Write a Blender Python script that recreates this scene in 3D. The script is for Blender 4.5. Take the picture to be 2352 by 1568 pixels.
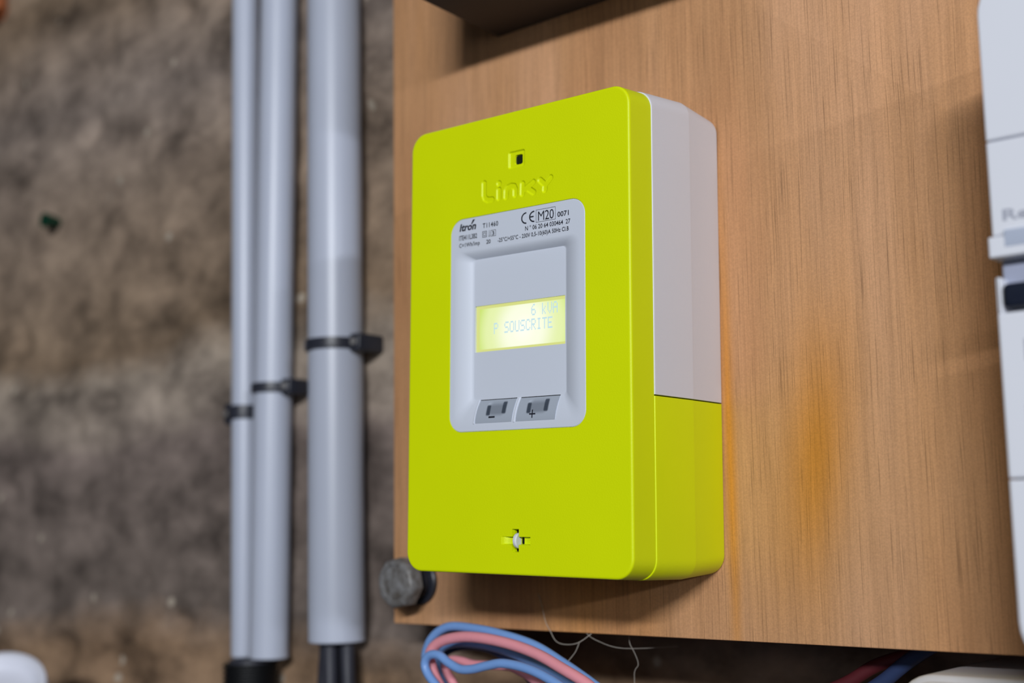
import bpy, bmesh, math, random
from mathutils import Vector, Matrix, noise
random.seed(7)
for o in list(bpy.data.objects): bpy.data.objects.remove(o)
sc = bpy.context.scene
COL = sc.collection
MM = 0.001

# ------------------------------------------------------------------ camera, world, lights, exposure
def rot3(a, b, c):
    return (Matrix.Rotation(a, 3, 'Z') @ Matrix.Rotation(b, 3, 'X') @ Matrix.Rotation(c, 3, 'Y'))
Rc = rot3(0.70381704, 0.14335580, 0.01433185)          # columns: right, forward, up
cam_d = bpy.data.cameras.new('camera')
cam = bpy.data.objects.new('camera', cam_d); COL.objects.link(cam)
r_, f_, u_ = Rc.col[0], Rc.col[1], Rc.col[2]
m = Matrix.Identity(4)
for i in range(3):
    m[i][0] = r_[i]; m[i][1] = u_[i]; m[i][2] = -f_[i]
m.translation = Vector((353.306, -486.731, -80.235)) * MM
cam.matrix_world = m
cam_d.sensor_width = 36.0
cam_d.lens = 2958.569 / 2352 * 36.0
cam_d.clip_start = 0.02; cam_d.clip_end = 50
cam_d.dof.use_dof = True
cam_d.dof.focus_distance = 0.532
cam_d.dof.aperture_fstop = 4.9
cam_d.dof.aperture_blades = 7
sc.camera = cam

sc.view_settings.view_transform = 'Standard'
sc.view_settings.look = 'None'
sc.view_settings.exposure = 0.0
sc.view_settings.gamma = 1.0
sc.view_settings.use_curve_mapping = False

w = bpy.data.worlds.new('world'); sc.world = w; w.use_nodes = True
w.node_tree.nodes['Background'].inputs[0].default_value = (0.80, 0.86, 1.0, 1)
w.node_tree.nodes['Background'].inputs[1].default_value = 0.02

def area(name, loc, target, size, power, color, size_y=None):
    d = bpy.data.lights.new(name, 'AREA'); d.energy = power; d.size = size; d.color = color
    if size_y: d.shape = 'RECTANGLE'; d.size_y = size_y
    o = bpy.data.objects.new(name, d); COL.objects.link(o)
    o.location = loc
    o.rotation_euler = (Vector(target) - Vector(loc)).to_track_quat('-Z', 'Y').to_euler()
    return o
area('tube_lamp', (1.70, -2.97, 0.90), (0, 0, 0), 1.25, 84, (0.93, 0.96, 1.0), 0.08)
area('far_lamp', (4.9, -2.57, 0.82), (0, 0, 0), 0.80, 52, (0.90, 0.95, 1.05), 0.10)
area('low_dim_light', (0.9, -2.4, 0.22), (0, 0, 0), 0.5, 3.0, (0.88, 0.94, 1.0))  # dim soft light from the camera side, its source unseen

# ------------------------------------------------------------------ helpers
def lin(c):
    return tuple(((v / 255) / 12.92 if v <= 10.3 else (((v / 255) + 0.055) / 1.055) ** 2.4) for v in c)

def tag(o, label=None, cat=None, group=None, kind=None):
    if label: o['label'] = label
    if cat: o['category'] = cat
    if group: o['group'] = group
    if kind: o['kind'] = kind
    return o

def empty(name, loc=(0, 0, 0)):
    o = bpy.data.objects.new(name, None); COL.objects.link(o)
    o.empty_display_size = 0.01
    o.location = Vector(loc) * MM
    return o

def build(name, bm, mat, parent=None, smooth=35, recalc=True):
    """bm is in millimetres, in the parent's frame"""
    bmesh.ops.remove_doubles(bm, verts=bm.verts, dist=1e-5)
    if recalc: bmesh.ops.recalc_face_normals(bm, faces=bm.faces)
    for v in bm.verts: v.co *= MM
    me = bpy.data.meshes.new(name); bm.to_mesh(me); bm.free()
    if smooth:
        me.shade_smooth(); me.set_sharp_from_angle(angle=math.radians(smooth))
    o = bpy.data.objects.new(name, me); COL.objects.link(o)
    if mat: me.materials.append(mat)
    if parent: o.parent = parent
    return o

def rr(x0, x1, z0, z1, r, y, n=8):
    """rounded rectangle loop (x,z plane) at depth y; r = one or (tr, tl, bl, br)"""
    if not isinstance(r, (tuple, list)): r = (r,) * 4
    out = []
    cs = [(x1, z1, -1, -1, 0), (x0, z1, 1, -1, 90), (x0, z0, 1, 1, 180), (x1, z0, -1, 1, 270)]
    for (cx, cz, sx, sz, a0), q in zip(cs, r):
        q = max(q, 0.01)
        for k in range(n + 1):
            a = math.radians(a0 + 90 * k / n)
            out.append(Vector((cx + sx * q + q * math.cos(a), y, cz + sz * q + q * math.sin(a))))
    return out

def loft(bm, loops, cap0=False, cap1=False, closed=True):
    vs = [[bm.verts.new(p) for p in lp] for lp in loops]
    n = len(vs[0])
    for a, b in zip(vs, vs[1:]):
        for i in range(n if closed else n - 1):
            j = (i + 1) % n
            bm.faces.new((a[i], a[j], b[j], b[i]))
    if cap0: bm.faces.new(vs[0])
    if cap1: bm.faces.new(list(reversed(vs[-1])))
    return vs

def box(bm, x0, x1, y0, y1, z0, z1, bev=0.0):
    """y0 = front (towards the viewer). Bevelled box."""
    if bev <= 0:
        loft(bm, [rr(x0, x1, z0, z1, 0.0, y0, 1), rr(x0, x1, z0, z1, 0.0, y1, 1)], True, True); return
    b = bev; L = []
    for k in range(4):
        a = math.radians(90 * k / 3)
        i = b * (1 - math.sin(a))
        L.append(rr(x0 + i, x1 - i, z0 + i, z1 - i, b, y0 + b * (1 - math.cos(a)), 4))
    for k in range(3, -1, -1):
        a = math.radians(90 * k / 3)
        i = b * (1 - math.sin(a))
        L.append(rr(x0 + i, x1 - i, z0 + i, z1 - i, b, y1 - b * (1 - math.cos(a)), 4))
    loft(bm, L, True, True)

def slab(bm, x0, x1, z0, z1, y0, y1, r, b=1.0, n=8, back_b=0.2):
    """plate with rounded corners r and a fillet b round the front"""
    L = []
    if not isinstance(r, (tuple, list)): r = (r,) * 4
    shr = lambda i: tuple(max(q - i, 0.2) for q in r)
    L.append(rr(x0 + b + .3, x1 - b - .3, z0 + b + .3, z1 - b - .3, shr(b + .3), y0, n))
    for k in range(5):
        a = math.radians(90 * k / 4)
        i = b * (1 - math.sin(a))
        L.append(rr(x0 + i, x1 - i, z0 + i, z1 - i, shr(i), y0 + b * (1 - math.cos(a)), n))
    L.append(rr(x0, x1, z0, z1, r, y1 - back_b, n))
    L.append(rr(x0 + back_b, x1 - back_b, z0 + back_b, z1 - back_b, shr(back_b), y1, n))
    loft(bm, L, True, True)

def spline(pts, sub=8):
    P = [Vector(p) for p in pts]; out = []
    for i in range(len(P) - 1):
        p0 = P[max(i - 1, 0)]; p1 = P[i]; p2 = P[i + 1]; p3 = P[min(i + 2, len(P) - 1)]
        for k in range(sub):
            t = k / sub
            out.append(0.5 * ((2 * p1) + (p2 - p0) * t + (2 * p0 - 5 * p1 + 4 * p2 - p3) * t * t + (-p0 + 3 * p1 - 3 * p2 + p3) * t ** 3))
    out.append(P[-1]); return out

def tube(bm, pts, r, seg=14, cap=True):
    n = len(pts); rings = []
    up = Vector((0.13, 1, 0.21)).normalized()
    t0 = None
    for i, p in enumerate(pts):
        t = (pts[min(i + 1, n - 1)] - pts[max(i - 1, 0)]).normalized()
        if t0 is None: s = t.cross(up).normalized()
        else:
            s = (s - t * s.dot(t)).normalized()
        t0 = t; c = t.cross(s)
        rad = r[i] if isinstance(r, (list, tuple)) else r
        rings.append([p + (s * math.cos(2 * math.pi * k / seg) + c * math.sin(2 * math.pi * k / seg)) * rad for k in range(seg)])
    loft(bm, rings, cap, cap)

def lathe(bm, prof, origin, axis, seg=48):
    """prof: list of (r, h) along the axis"""
    a = Vector(axis).normalized()
    s = a.cross(Vector((0, 1, 0.3))).normalized(); c = a.cross(s)
    O = Vector(origin); rings = []
    for r, h in prof:
        rings.append([O + a * h + (s * math.cos(2 * math.pi * k / seg) + c * math.sin(2 * math.pi * k / seg)) * max(r, 1e-3) for k in range(seg)])
    loft(bm, rings)

# ------------------------------------------------------------------ materials
def new_mat(name):
    m = bpy.data.materials.new(name); m.use_nodes = True
    nt = m.node_tree; return m, nt, nt.nodes['Principled BSDF']

def node(nt, typ, **kw):
    n = nt.nodes.new(typ)
    for k, v in kw.items():
        if k.startswith('i_'):
            key = k[2:]
            n.inputs[int(key) if key.isdigit() else key].default_value = v
        else: setattr(n, k, v)
    return n

def plastic(name, rgb, rough=0.45, spec=0.4, bump=0.04, bscale=2500, var=0.03, sss=0.0):
    m, nt, b = new_mat(name)
    tc = node(nt, 'ShaderNodeTexCoord')
    n1 = node(nt, 'ShaderNodeTexNoise', i_Scale=35.0, i_Detail=4.0)
    nt.links.new(tc.outputs['Object'], n1.inputs['Vector'])
    mx = node(nt, 'ShaderNodeMix', data_type='RGBA')
    c = lin(rgb)
    mx.inputs['A'].default_value = tuple(v * (1 - var) for v in c) + (1,)
    mx.inputs['B'].default_value = tuple(min(v * (1 + var), 1) for v in c) + (1,)
    nt.links.new(n1.outputs['Fac'], mx.inputs['Factor'])
    nt.links.new(mx.outputs['Result'], b.inputs['Base Color'])
    b.inputs['Roughness'].default_value = rough
    b.inputs['Specular IOR Level'].default_value = spec
    if bump:
        n2 = node(nt, 'ShaderNodeTexNoise', i_Scale=float(bscale), i_Detail=2.0)
        nt.links.new(tc.outputs['Object'], n2.inputs['Vector'])
        bp = node(nt, 'ShaderNodeBump', i_Strength=bump, i_Distance=0.0004)
        nt.links.new(n2.outputs['Fac'], bp.inputs['Height'])
        nt.links.new(bp.outputs['Normal'], b.inputs['Normal'])
    return m

M_yellow = plastic('lime_plastic', (226, 241, 0), 0.42, 0.35, 0.12, 1500, 0.03)
M_white = plastic('white_plastic', (222, 224, 232), 0.45, 0.35, 0.10, 1500, 0.015)
M_panel = plastic('panel_plastic', (216, 222, 234), 0.40, 0.35, 0.05, 2000, 0.01)
M_pipe = plastic('conduit_plastic', (190, 196, 212), 0.34, 0.45, 0.0, 500, 0.03)
M_device = plastic('enclosure_plastic', (236, 238, 246), 0.40, 0.4, 0.0, 500, 0.01)
M_ink = plastic('black_ink', (32, 34, 44), 0.6, 0.2, 0.0)
M_paleink = plastic('pale_ink', (178, 181, 194), 0.6, 0.2, 0.0)
M_labelgrey = plastic('label_grey', (190, 199, 218), 0.5, 0.3, 0.0)
M_black = plastic('black_plastic', (46, 48, 58), 0.38, 0.45, 0.1, 600, 0.1)
M_rubber = plastic('black_rubber', (12, 13, 16), 0.55, 0.3, 0.1, 600, 0.1)
M_darkcable = plastic('dark_cable', (52, 53, 62), 0.45, 0.4, 0.1, 300, 0.12)
M_dark = plastic('dark_gap', (10, 10, 8), 0.7, 0.2, 0.0)
M_glass = plastic('dark_lens', (34, 42, 26), 0.08, 0.8, 0.0, 500, 0.3)
M_button = None
M_recess = plastic('blue_grey_plastic', (172, 178, 200), 0.4, 0.4, 0.0)
M_toggle = plastic('toggle_plastic', (30, 36, 52), 0.35, 0.5, 0.0)
M_green = plastic('green_plug', (0, 58, 40), 0.5, 0.4, 0.1, 300, 0.1)
M_blue = plastic('blue_insulation', (124, 164, 224), 0.38, 0.5, 0.3, 300, 0.12)
M_pink = plastic('pink_insulation', (238, 156, 166), 0.42, 0.4, 0.3, 300, 0.12)
M_bluedark = plastic('navy_insulation', (52, 66, 104), 0.45, 0.4, 0.2, 300, 0.15)
M_reddark = plastic('maroon_insulation', (92, 34, 40), 0.5, 0.4, 0.2, 300, 0.15)
M_web = plastic('cobweb', (190, 182, 172), 0.7, 0.2, 0.0)
M_offwhite = plastic('off_white_plastic', (216, 212, 212), 0.5, 0.4, 0.05, 600, 0.03)
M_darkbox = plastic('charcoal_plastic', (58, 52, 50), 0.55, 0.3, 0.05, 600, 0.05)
M_jar = plastic('jar_plastic', (226, 228, 240), 0.35, 0.5, 0.0, 600, 0.02)

def steel_mat():
    m, nt, b = new_mat('dull_steel')
    tc = node(nt, 'ShaderNodeTexCoord')
    n1 = node(nt, 'ShaderNodeTexNoise', i_Scale=220.0, i_Detail=6.0)
    nt.links.new(tc.outputs['Object'], n1.inputs['Vector'])
    cr = node(nt, 'ShaderNodeValToRGB')
    cr.color_ramp.elements[0].position = 0.3; cr.color_ramp.elements[0].color = lin((96, 90, 84)) + (1,)
    cr.color_ramp.elements[1].position = 0.7; cr.color_ramp.elements[1].color = lin((150, 150, 152)) + (1,)
    nt.links.new(n1.outputs['Fac'], cr.inputs['Fac']); nt.links.new(cr.outputs['Color'], b.inputs['Base Color'])
    b.inputs['Metallic'].default_value = 0.12; b.inputs['Roughness'].default_value = 0.5
    bp = node(nt, 'ShaderNodeBump', i_Strength=0.4, i_Distance=0.0005)
    nt.links.new(n1.outputs['Fac'], bp.inputs['Height']); nt.links.new(bp.outputs['Normal'], b.inputs['Normal'])
    return m
M_steel = steel_mat()

def wood_mat():
    m, nt, b = new_mat('birch_veneer')
    L = nt.links
    tc = node(nt, 'ShaderNodeTexCoord')
    sep = node(nt, 'ShaderNodeSeparateXYZ'); L.new(tc.outputs['Object'], sep.inputs[0])
    # slow sideways wander so the grain is not ruler straight
    wn = node(nt, 'ShaderNodeTexNoise', i_Scale=9.0, i_Detail=2.0); L.new(tc.outputs['Object'], wn.inputs['Vector'])
    wadd = node(nt, 'ShaderNodeMath', operation='MULTIPLY_ADD'); wadd.inputs[1].default_value = 0.0025
    L.new(wn.outputs['Fac'], wadd.inputs[0]); L.new(sep.outputs['X'], wadd.inputs[2])
    def stretched(sx, sz, det, rough=0.6, off=0.0):
        cmb = node(nt, 'ShaderNodeCombineXYZ')
        a = node(nt, 'ShaderNodeMath', operation='MULTIPLY'); a.inputs[1].default_value = sx; L.new(wadd.outputs[0], a.inputs[0])
        c = node(nt, 'ShaderNodeMath', operation='MULTIPLY'); c.inputs[1].default_value = sz; L.new(sep.outputs['Z'], c.inputs[0])
        L.new(a.outputs[0], cmb.inputs[0]); L.new(c.outputs[0], cmb.inputs[2]); cmb.inputs[1].default_value = off
        n = node(nt, 'ShaderNodeTexNoise', i_Scale=1.0, i_Detail=det, i_Roughness=rough); L.new(cmb.outputs[0], n.inputs['Vector'])
        return n
    broad = stretched(14, 2.6, 4, 0.55, 3.1)
    mid = stretched(170, 5.0, 3, 0.6, 7.7)
    fine = stretched(800, 12.0, 2, 0.6, 1.3)
    pores = stretched(1700, 26.0, 1.0, 0.5, 9.9)
    speck = node(nt, 'ShaderNodeTexNoise', i_Scale=1400.0, i_Detail=1.0); L.new(tc.outputs['Object'], speck.inputs['Vector'])
    cr = node(nt, 'ShaderNodeValToRGB')
    e = cr.color_ramp.elements
    e[0].position = 0.30; e[0].color = lin((188, 134, 92)) + (1,)
    e[1].position = 0.72; e[1].color = lin((226, 174, 134)) + (1,)
    e2 = e.new(0.5); e2.color = lin((210, 157, 112)) + (1,)
    L.new(broad.outputs['Fac'], cr.inputs['Fac'])
    def mul(colsock, facsock, lo, hi, p0, p1):
        mr = node(nt, 'ShaderNodeMapRange'); mr.inputs['From Min'].default_value = p0; mr.inputs['From Max'].default_value = p1
        mr.inputs['To Min'].default_value = lo; mr.inputs['To Max'].default_value = hi
        L.new(facsock, mr.inputs['Value'])
        mx = node(nt, 'ShaderNodeMix', data_type='RGBA', blend_type='MULTIPLY'); mx.inputs['Factor'].default_value = 1
        L.new(colsock, mx.inputs['A']); L.new(mr.outputs[0], mx.inputs['B']); return mx.outputs['Result']
    # amber patches in the wood colour: noise plus one long streak
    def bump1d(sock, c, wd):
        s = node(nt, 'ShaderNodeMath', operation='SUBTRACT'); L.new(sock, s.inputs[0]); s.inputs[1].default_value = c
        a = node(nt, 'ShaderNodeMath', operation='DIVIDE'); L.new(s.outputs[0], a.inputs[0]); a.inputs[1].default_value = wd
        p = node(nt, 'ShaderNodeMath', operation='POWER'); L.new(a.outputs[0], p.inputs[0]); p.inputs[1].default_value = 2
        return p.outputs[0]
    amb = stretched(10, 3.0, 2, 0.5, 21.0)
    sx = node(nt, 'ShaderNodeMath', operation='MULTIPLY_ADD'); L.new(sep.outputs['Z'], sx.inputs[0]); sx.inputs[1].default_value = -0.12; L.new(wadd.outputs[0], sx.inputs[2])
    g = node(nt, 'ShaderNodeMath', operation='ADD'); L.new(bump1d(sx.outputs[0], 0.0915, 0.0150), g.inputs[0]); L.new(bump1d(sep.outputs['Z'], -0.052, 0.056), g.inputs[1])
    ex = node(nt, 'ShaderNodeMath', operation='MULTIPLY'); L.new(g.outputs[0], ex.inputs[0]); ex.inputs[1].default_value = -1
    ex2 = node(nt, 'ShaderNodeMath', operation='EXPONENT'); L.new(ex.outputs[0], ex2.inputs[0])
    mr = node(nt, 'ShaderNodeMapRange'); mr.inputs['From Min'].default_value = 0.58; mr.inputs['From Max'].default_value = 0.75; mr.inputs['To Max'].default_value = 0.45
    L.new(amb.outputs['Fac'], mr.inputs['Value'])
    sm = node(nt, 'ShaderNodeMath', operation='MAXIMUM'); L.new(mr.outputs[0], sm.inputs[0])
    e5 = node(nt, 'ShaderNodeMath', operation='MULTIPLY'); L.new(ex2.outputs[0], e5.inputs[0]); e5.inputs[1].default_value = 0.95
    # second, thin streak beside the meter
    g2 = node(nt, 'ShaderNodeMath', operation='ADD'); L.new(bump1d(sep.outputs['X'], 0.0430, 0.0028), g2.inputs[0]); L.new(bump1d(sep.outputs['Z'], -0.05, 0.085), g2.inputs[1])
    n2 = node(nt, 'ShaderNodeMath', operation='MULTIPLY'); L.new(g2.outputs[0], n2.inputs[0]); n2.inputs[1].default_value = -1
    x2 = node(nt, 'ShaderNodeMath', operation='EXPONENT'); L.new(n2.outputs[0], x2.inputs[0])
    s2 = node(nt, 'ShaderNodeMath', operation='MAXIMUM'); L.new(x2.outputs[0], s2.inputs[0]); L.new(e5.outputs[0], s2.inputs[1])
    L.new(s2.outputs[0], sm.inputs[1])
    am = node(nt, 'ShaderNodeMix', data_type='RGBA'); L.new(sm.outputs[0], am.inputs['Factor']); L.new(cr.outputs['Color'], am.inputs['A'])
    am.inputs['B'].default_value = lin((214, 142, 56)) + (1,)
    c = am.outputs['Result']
    c = mul(c, mid.outputs['Fac'], 0.92, 1.06, 0.3, 0.7)
    c = mul(c, fine.outputs['Fac'], 0.90, 1.05, 0.3, 0.62)
    c = mul(c, pores.outputs['Fac'], 0.66, 1.0, 0.29, 0.40)
    c = mul(c, speck.outputs['Fac'], 0.93, 1.07, 0.3, 0.7)
    L.new(c, b.inputs['Base Color'])
    b.inputs['Roughness'].default_value = 0.55; b.inputs['Specular IOR Level'].default_value = 0.25
    bp = node(nt, 'ShaderNodeBump', i_Strength=0.25, i_Distance=0.0003)
    L.new(fine.outputs['Fac'], bp.inputs['Height']); L.new(bp.outputs['Normal'], b.inputs['Normal'])
    return m
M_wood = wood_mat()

def wall_mat():
    m, nt, b = new_mat('rough_masonry')
    L = nt.links
    tc = node(nt, 'ShaderNodeTexCoord')
    sep = node(nt, 'ShaderNodeSeparateXYZ'); L.new(tc.outputs['Object'], sep.inputs[0])
    mpw = node(nt, 'ShaderNodeMapping'); mpw.inputs['Scale'].default_value = (0.62, 1, 1); L.new(tc.outputs['Object'], mpw.inputs['Vector'])
    n0 = node(nt, 'ShaderNodeTexNoise', i_Scale=7.0, i_Detail=5.0, i_Roughness=0.6); L.new(mpw.outputs[0], n0.inputs['Vector'])
    n1 = node(nt, 'ShaderNodeTexNoise', i_Scale=26.0, i_Detail=5.0, i_Roughness=0.62); L.new(mpw.outputs[0], n1.inputs['Vector'])
    zz = node(nt, 'ShaderNodeMath', operation='MULTIPLY_ADD'); L.new(n0.outputs['Fac'], zz.inputs[0]); zz.inputs[1].default_value = 0.10; L.new(sep.outputs['Z'], zz.inputs[2])
    mrz = node(nt, 'ShaderNodeMapRange'); mrz.inputs['From Min'].default_value = -0.25; mrz.inputs['From Max'].default_value = 0.55; L.new(zz.outputs[0], mrz.inputs['Value'])
    cr = node(nt, 'ShaderNodeValToRGB'); el = cr.color_ramp.elements
    # world z+0.05 -> (z+.30)/.8 ; courses seen on the wall: brown / grey / pale joint / brown / grey-brown
    stops = [(0.0, (126, 104, 84)), (0.175, (138, 114, 92)), (0.215, (108, 98, 92)), (0.36, (112, 101, 96)), (0.385, (146, 134, 124)),
             (0.42, (150, 138, 126)), (0.45, (126, 108, 90)), (0.58, (138, 122, 108)), (0.68, (134, 122, 114)), (0.82, (126, 108, 90)), (1.0, (150, 138, 126))]
    el[0].position, el[0].color = stops[0][0], lin(stops[0][1]) + (1,)
    el[1].position, el[1].color = stops[-1][0], lin(stops[-1][1]) + (1,)
    for p, c in stops[1:-1]:
        e = el.new(p); e.color = lin(c) + (1,)
    L.new(mrz.outputs[0], cr.inputs['Fac'])
    cr2 = node(nt, 'ShaderNodeValToRGB'); e2 = cr2.color_ramp.elements
    e2[0].position = 0.30; e2[0].color = (0.26, 0.24, 0.23, 1); e2[1].position = 0.72; e2[1].color = (2.15, 2.10, 2.02, 1)
    L.new(n1.outputs['Fac'], cr2.inputs['Fac'])
    mx = node(nt, 'ShaderNodeMix', data_type='RGBA', blend_type='MULTIPLY'); mx.inputs['Factor'].default_value = 0.85
    L.new(cr.outputs['Color'], mx.inputs['A']); L.new(cr2.outputs['Color'], mx.inputs['B'])
    # pale aggregate grains
    v = node(nt, 'ShaderNodeTexVoronoi', i_Scale=62.0, i_Randomness=1.0); L.new(tc.outputs['Object'], v.inputs['Vector'])
    mr = node(nt, 'ShaderNodeMapRange'); mr.inputs['From Min'].default_value = 0.26; mr.inputs['From Max'].default_value = 0.14; L.new(v.outputs['Distance'], mr.inputs['Value'])
    rs = node(nt, 'ShaderNodeSeparateColor'); L.new(v.outputs['Color'], rs.inputs[0])
    gt = node(nt, 'ShaderNodeMath', operation='GREATER_THAN'); L.new(rs.outputs[0], gt.inputs[0]); gt.inputs[1].default_value = 0.93
    mm = node(nt, 'ShaderNodeMath', operation='MULTIPLY'); L.new(gt.outputs[0], mm.inputs[0]); L.new(mr.outputs[0], mm.inputs[1])
    mx2 = node(nt, 'ShaderNodeMix', data_type='RGBA'); L.new(mm.outputs[0], mx2.inputs['Factor']); L.new(mx.outputs['Result'], mx2.inputs['A'])
    mx2.inputs['B'].default_value = lin((176, 164, 148)) + (1,)
    L.new(mx2.outputs['Result'], b.inputs['Base Color'])
    b.inputs['Roughness'].default_value = 0.9; b.inputs['Specular IOR Level'].default_value = 0.15
    bp = node(nt, 'ShaderNodeBump', i_Strength=0.6, i_Distance=0.003)
    L.new(n1.outputs['Fac'], bp.inputs['Height']); L.new(bp.outputs['Normal'], b.inputs['Normal'])
    return m
M_wall = wall_mat()
M_brick = plastic('orange_brick', (176, 104, 66), 0.85, 0.2, 0.8, 120, 0.25)

# ------------------------------------------------------------------ large structure: wall
def sstep_(a, b, x):
    t = max(0.0, min(1.0, (x - a) / (b - a))); return t * t * (3 - 2 * t)
def wall():
    x0, x1, z0, z1, st = -1150, 620, -420, 640, 5.0
    nx = int((x1 - x0) / st) + 1; nz = int((z1 - z0) / st) + 1
    verts, faces = [], []
    for j in range(nz):
        z = z0 + j * st
        for i in range(nx):
            x = x0 + i * st
            p = Vector((x * 0.62, 0, z))
            a = noise.fractal(p * 0.010, 0.7, 2.1, 4) * 3.0
            b = noise.fractal(p * 0.030 + Vector((7, 3, 1)), 0.8, 2.1, 3) * 4.0
            wv = noise.noise(p * 0.012) * 14
            joint = 0
            for zj, amp, wd in ((14, 5.0, 13), (-152, 5.0, 12), (190, 3.5, 12), (345, 3.5, 12)):
                d = (z - zj - wv) / wd; joint += amp * math.exp(-d * d)
            pit = max(0, noise.noise(p * 0.035 + Vector((30, 0, 9))) - 0.38) * -22
            h = a + b + joint * 0.6 + pit
            h = max(-9, min(8.5, h))
            if x > -360: h = min(h, 3.5)
            shade_recess = sstep_(-163, -138, x + noise.noise(p * 0.03) * 8) * sstep_(-40, -70, z) * sstep_(-330, -300, z) * sstep_(560, 520, x)  # recess added to the wall so it stays dark below the board
            verts.append((x * MM, (45 - h + 62 * shade_recess) * MM, z * MM))
    for j in range(nz - 1):
        for i in range(nx - 1):
            k = j * nx + i
            faces.append((k, k + 1, k + nx + 1, k + nx))
    n0 = len(verts)      # give the masonry a thickness: a plain back
    verts += [(x0 * MM, .25, z0 * MM), (x1 * MM, .25, z0 * MM), (x1 * MM, .25, z1 * MM), (x0 * MM, .25, z1 * MM)]
    faces.append((n0 + 3, n0 + 2, n0 + 1, n0))
    faces.append(tuple(range(nx)) [::-1] + (n0, n0 + 1))
    faces.append(tuple(range((nz - 1) * nx, nz * nx)) + (n0 + 2, n0 + 3))
    faces.append(tuple(j * nx for j in range(nz)) + (n0 + 3, n0))
    faces.append(tuple(j * nx + nx - 1 for j in range(nz)) [::-1] + (n0 + 1, n0 + 2))
    me = bpy.data.meshes.new('wall_back'); me.from_pydata(verts, [], faces); me.materials.append(M_wall)
    me.shade_smooth(); me.set_sharp_from_angle(angle=math.radians(70))
    o = bpy.data.objects.new('wall_back', me); COL.objects.link(o)
    tag(o, 'rough brown and grey masonry wall behind the pipes and board', kind='structure')
    bm = bmesh.new()
    bmesh.ops.create_icosphere(bm, subdivisions=4, radius=1)
    for v in bm.verts:
        n = noise.fractal(v.co * 1.3, 0.8, 2.0, 3) * 0.22
        c = v.co
        q = Vector([math.copysign(abs(t) ** 0.45, t) for t in c]) * (1 + n)
        v.co = Vector((-688 + q.x * 26, 37 + q.y * 10, 390 + q.z * 27))
    build('brick', bm, M_brick, o, 60)
    return o
wall()

# ------------------------------------------------------------------ mounting board
def board():
    root = empty('mounting_board', (20, 9, 0))
    tag(root, 'brown wood-veneer board carrying the lime green meter', 'board')
    X0, X1, Z0, Z1 = -144.3, 430.0, -129.2, 330.0
    bm = bmesh.new(); box(bm, X0 - 20, X1 - 20, -9, 9, Z0, Z1, 0.5)
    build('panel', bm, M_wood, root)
    for x in (-70, 250):
        bm = bmesh.new(); box(bm, x, x + 40, 9, 33.5, Z0 + 30, Z1 - 20, 1)
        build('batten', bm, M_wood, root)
board()

# white box above the meter, seen from below
root = empty('wall_box', (90, 0, 172)); tag(root, 'box above the meter, its dark underside cut off by the top edge', 'electrical box')
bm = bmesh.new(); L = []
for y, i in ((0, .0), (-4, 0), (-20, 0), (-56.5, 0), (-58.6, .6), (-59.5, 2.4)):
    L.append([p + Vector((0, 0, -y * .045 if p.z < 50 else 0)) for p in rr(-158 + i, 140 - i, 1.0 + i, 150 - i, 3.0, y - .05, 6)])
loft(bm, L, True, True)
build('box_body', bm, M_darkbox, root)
bm = bmesh.new(); slab(bm, -154, 136, 7.5, 146, -62.5, -59.4, 4, 1.0)
build('box_cover', bm, M_white, root)

# ------------------------------------------------------------------ the meter
D = 71.239; HW = 61.448
ml = Matrix.Rotation(0.011548567, 3, 'Z') @ Matrix(((math.cos(-0.02158645), 0, -math.sin(-0.02158645)), (0, 1, 0), (math.sin(-0.02158645), 0, math.cos(-0.02158645))))
meter = empty('electricity_meter')
meter.matrix_world = ml.to_4x4()
tag(meter, 'lime green and white electricity meter with a lit display, on the board', 'meter')

def sstep(a, b, x):
    t = max(0.0, min(1.0, (x - a) / (b - a))); return t * t * (3 - 2 * t)
def seg_d(px, pz, a, b):
    ax, az = a; bx, bz = b; dx, dz = bx - ax, bz - az
    t = max(0, min(1, ((px - ax) * dx + (pz - az) * dz) / (dx * dx + dz * dz + 1e-9)))
    return math.hypot(px - ax - t * dx, pz - az - t * dz)
STROKES = [[(-16.5, 70.3), (-16.5, 64.9), (-15.9, 63.4), (-14.3, 62.5), (-11.9, 62.3)], [(-7.9, 68.9), (-7.85, 68.8)], [(-7.9, 66.0), (-7.9, 62.4)],
           [(-3.8, 62.2), (-3.7, 65.2), (-2.9, 66.3), (-1.1, 66.7), (0.7, 66.3), (1.4, 64.9), (1.4, 62.4)],
           [(5.5, 66.6), (5.4, 62.2)], [(6.1, 63.8), (11.4, 66.4)], [(8.1, 64.3), (11.6, 61.9)],
           [(15.2, 66.6), (17.9, 64.2)], [(20.8, 66.8), (17.9, 64.2), (17.7, 62.0)]]
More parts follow.
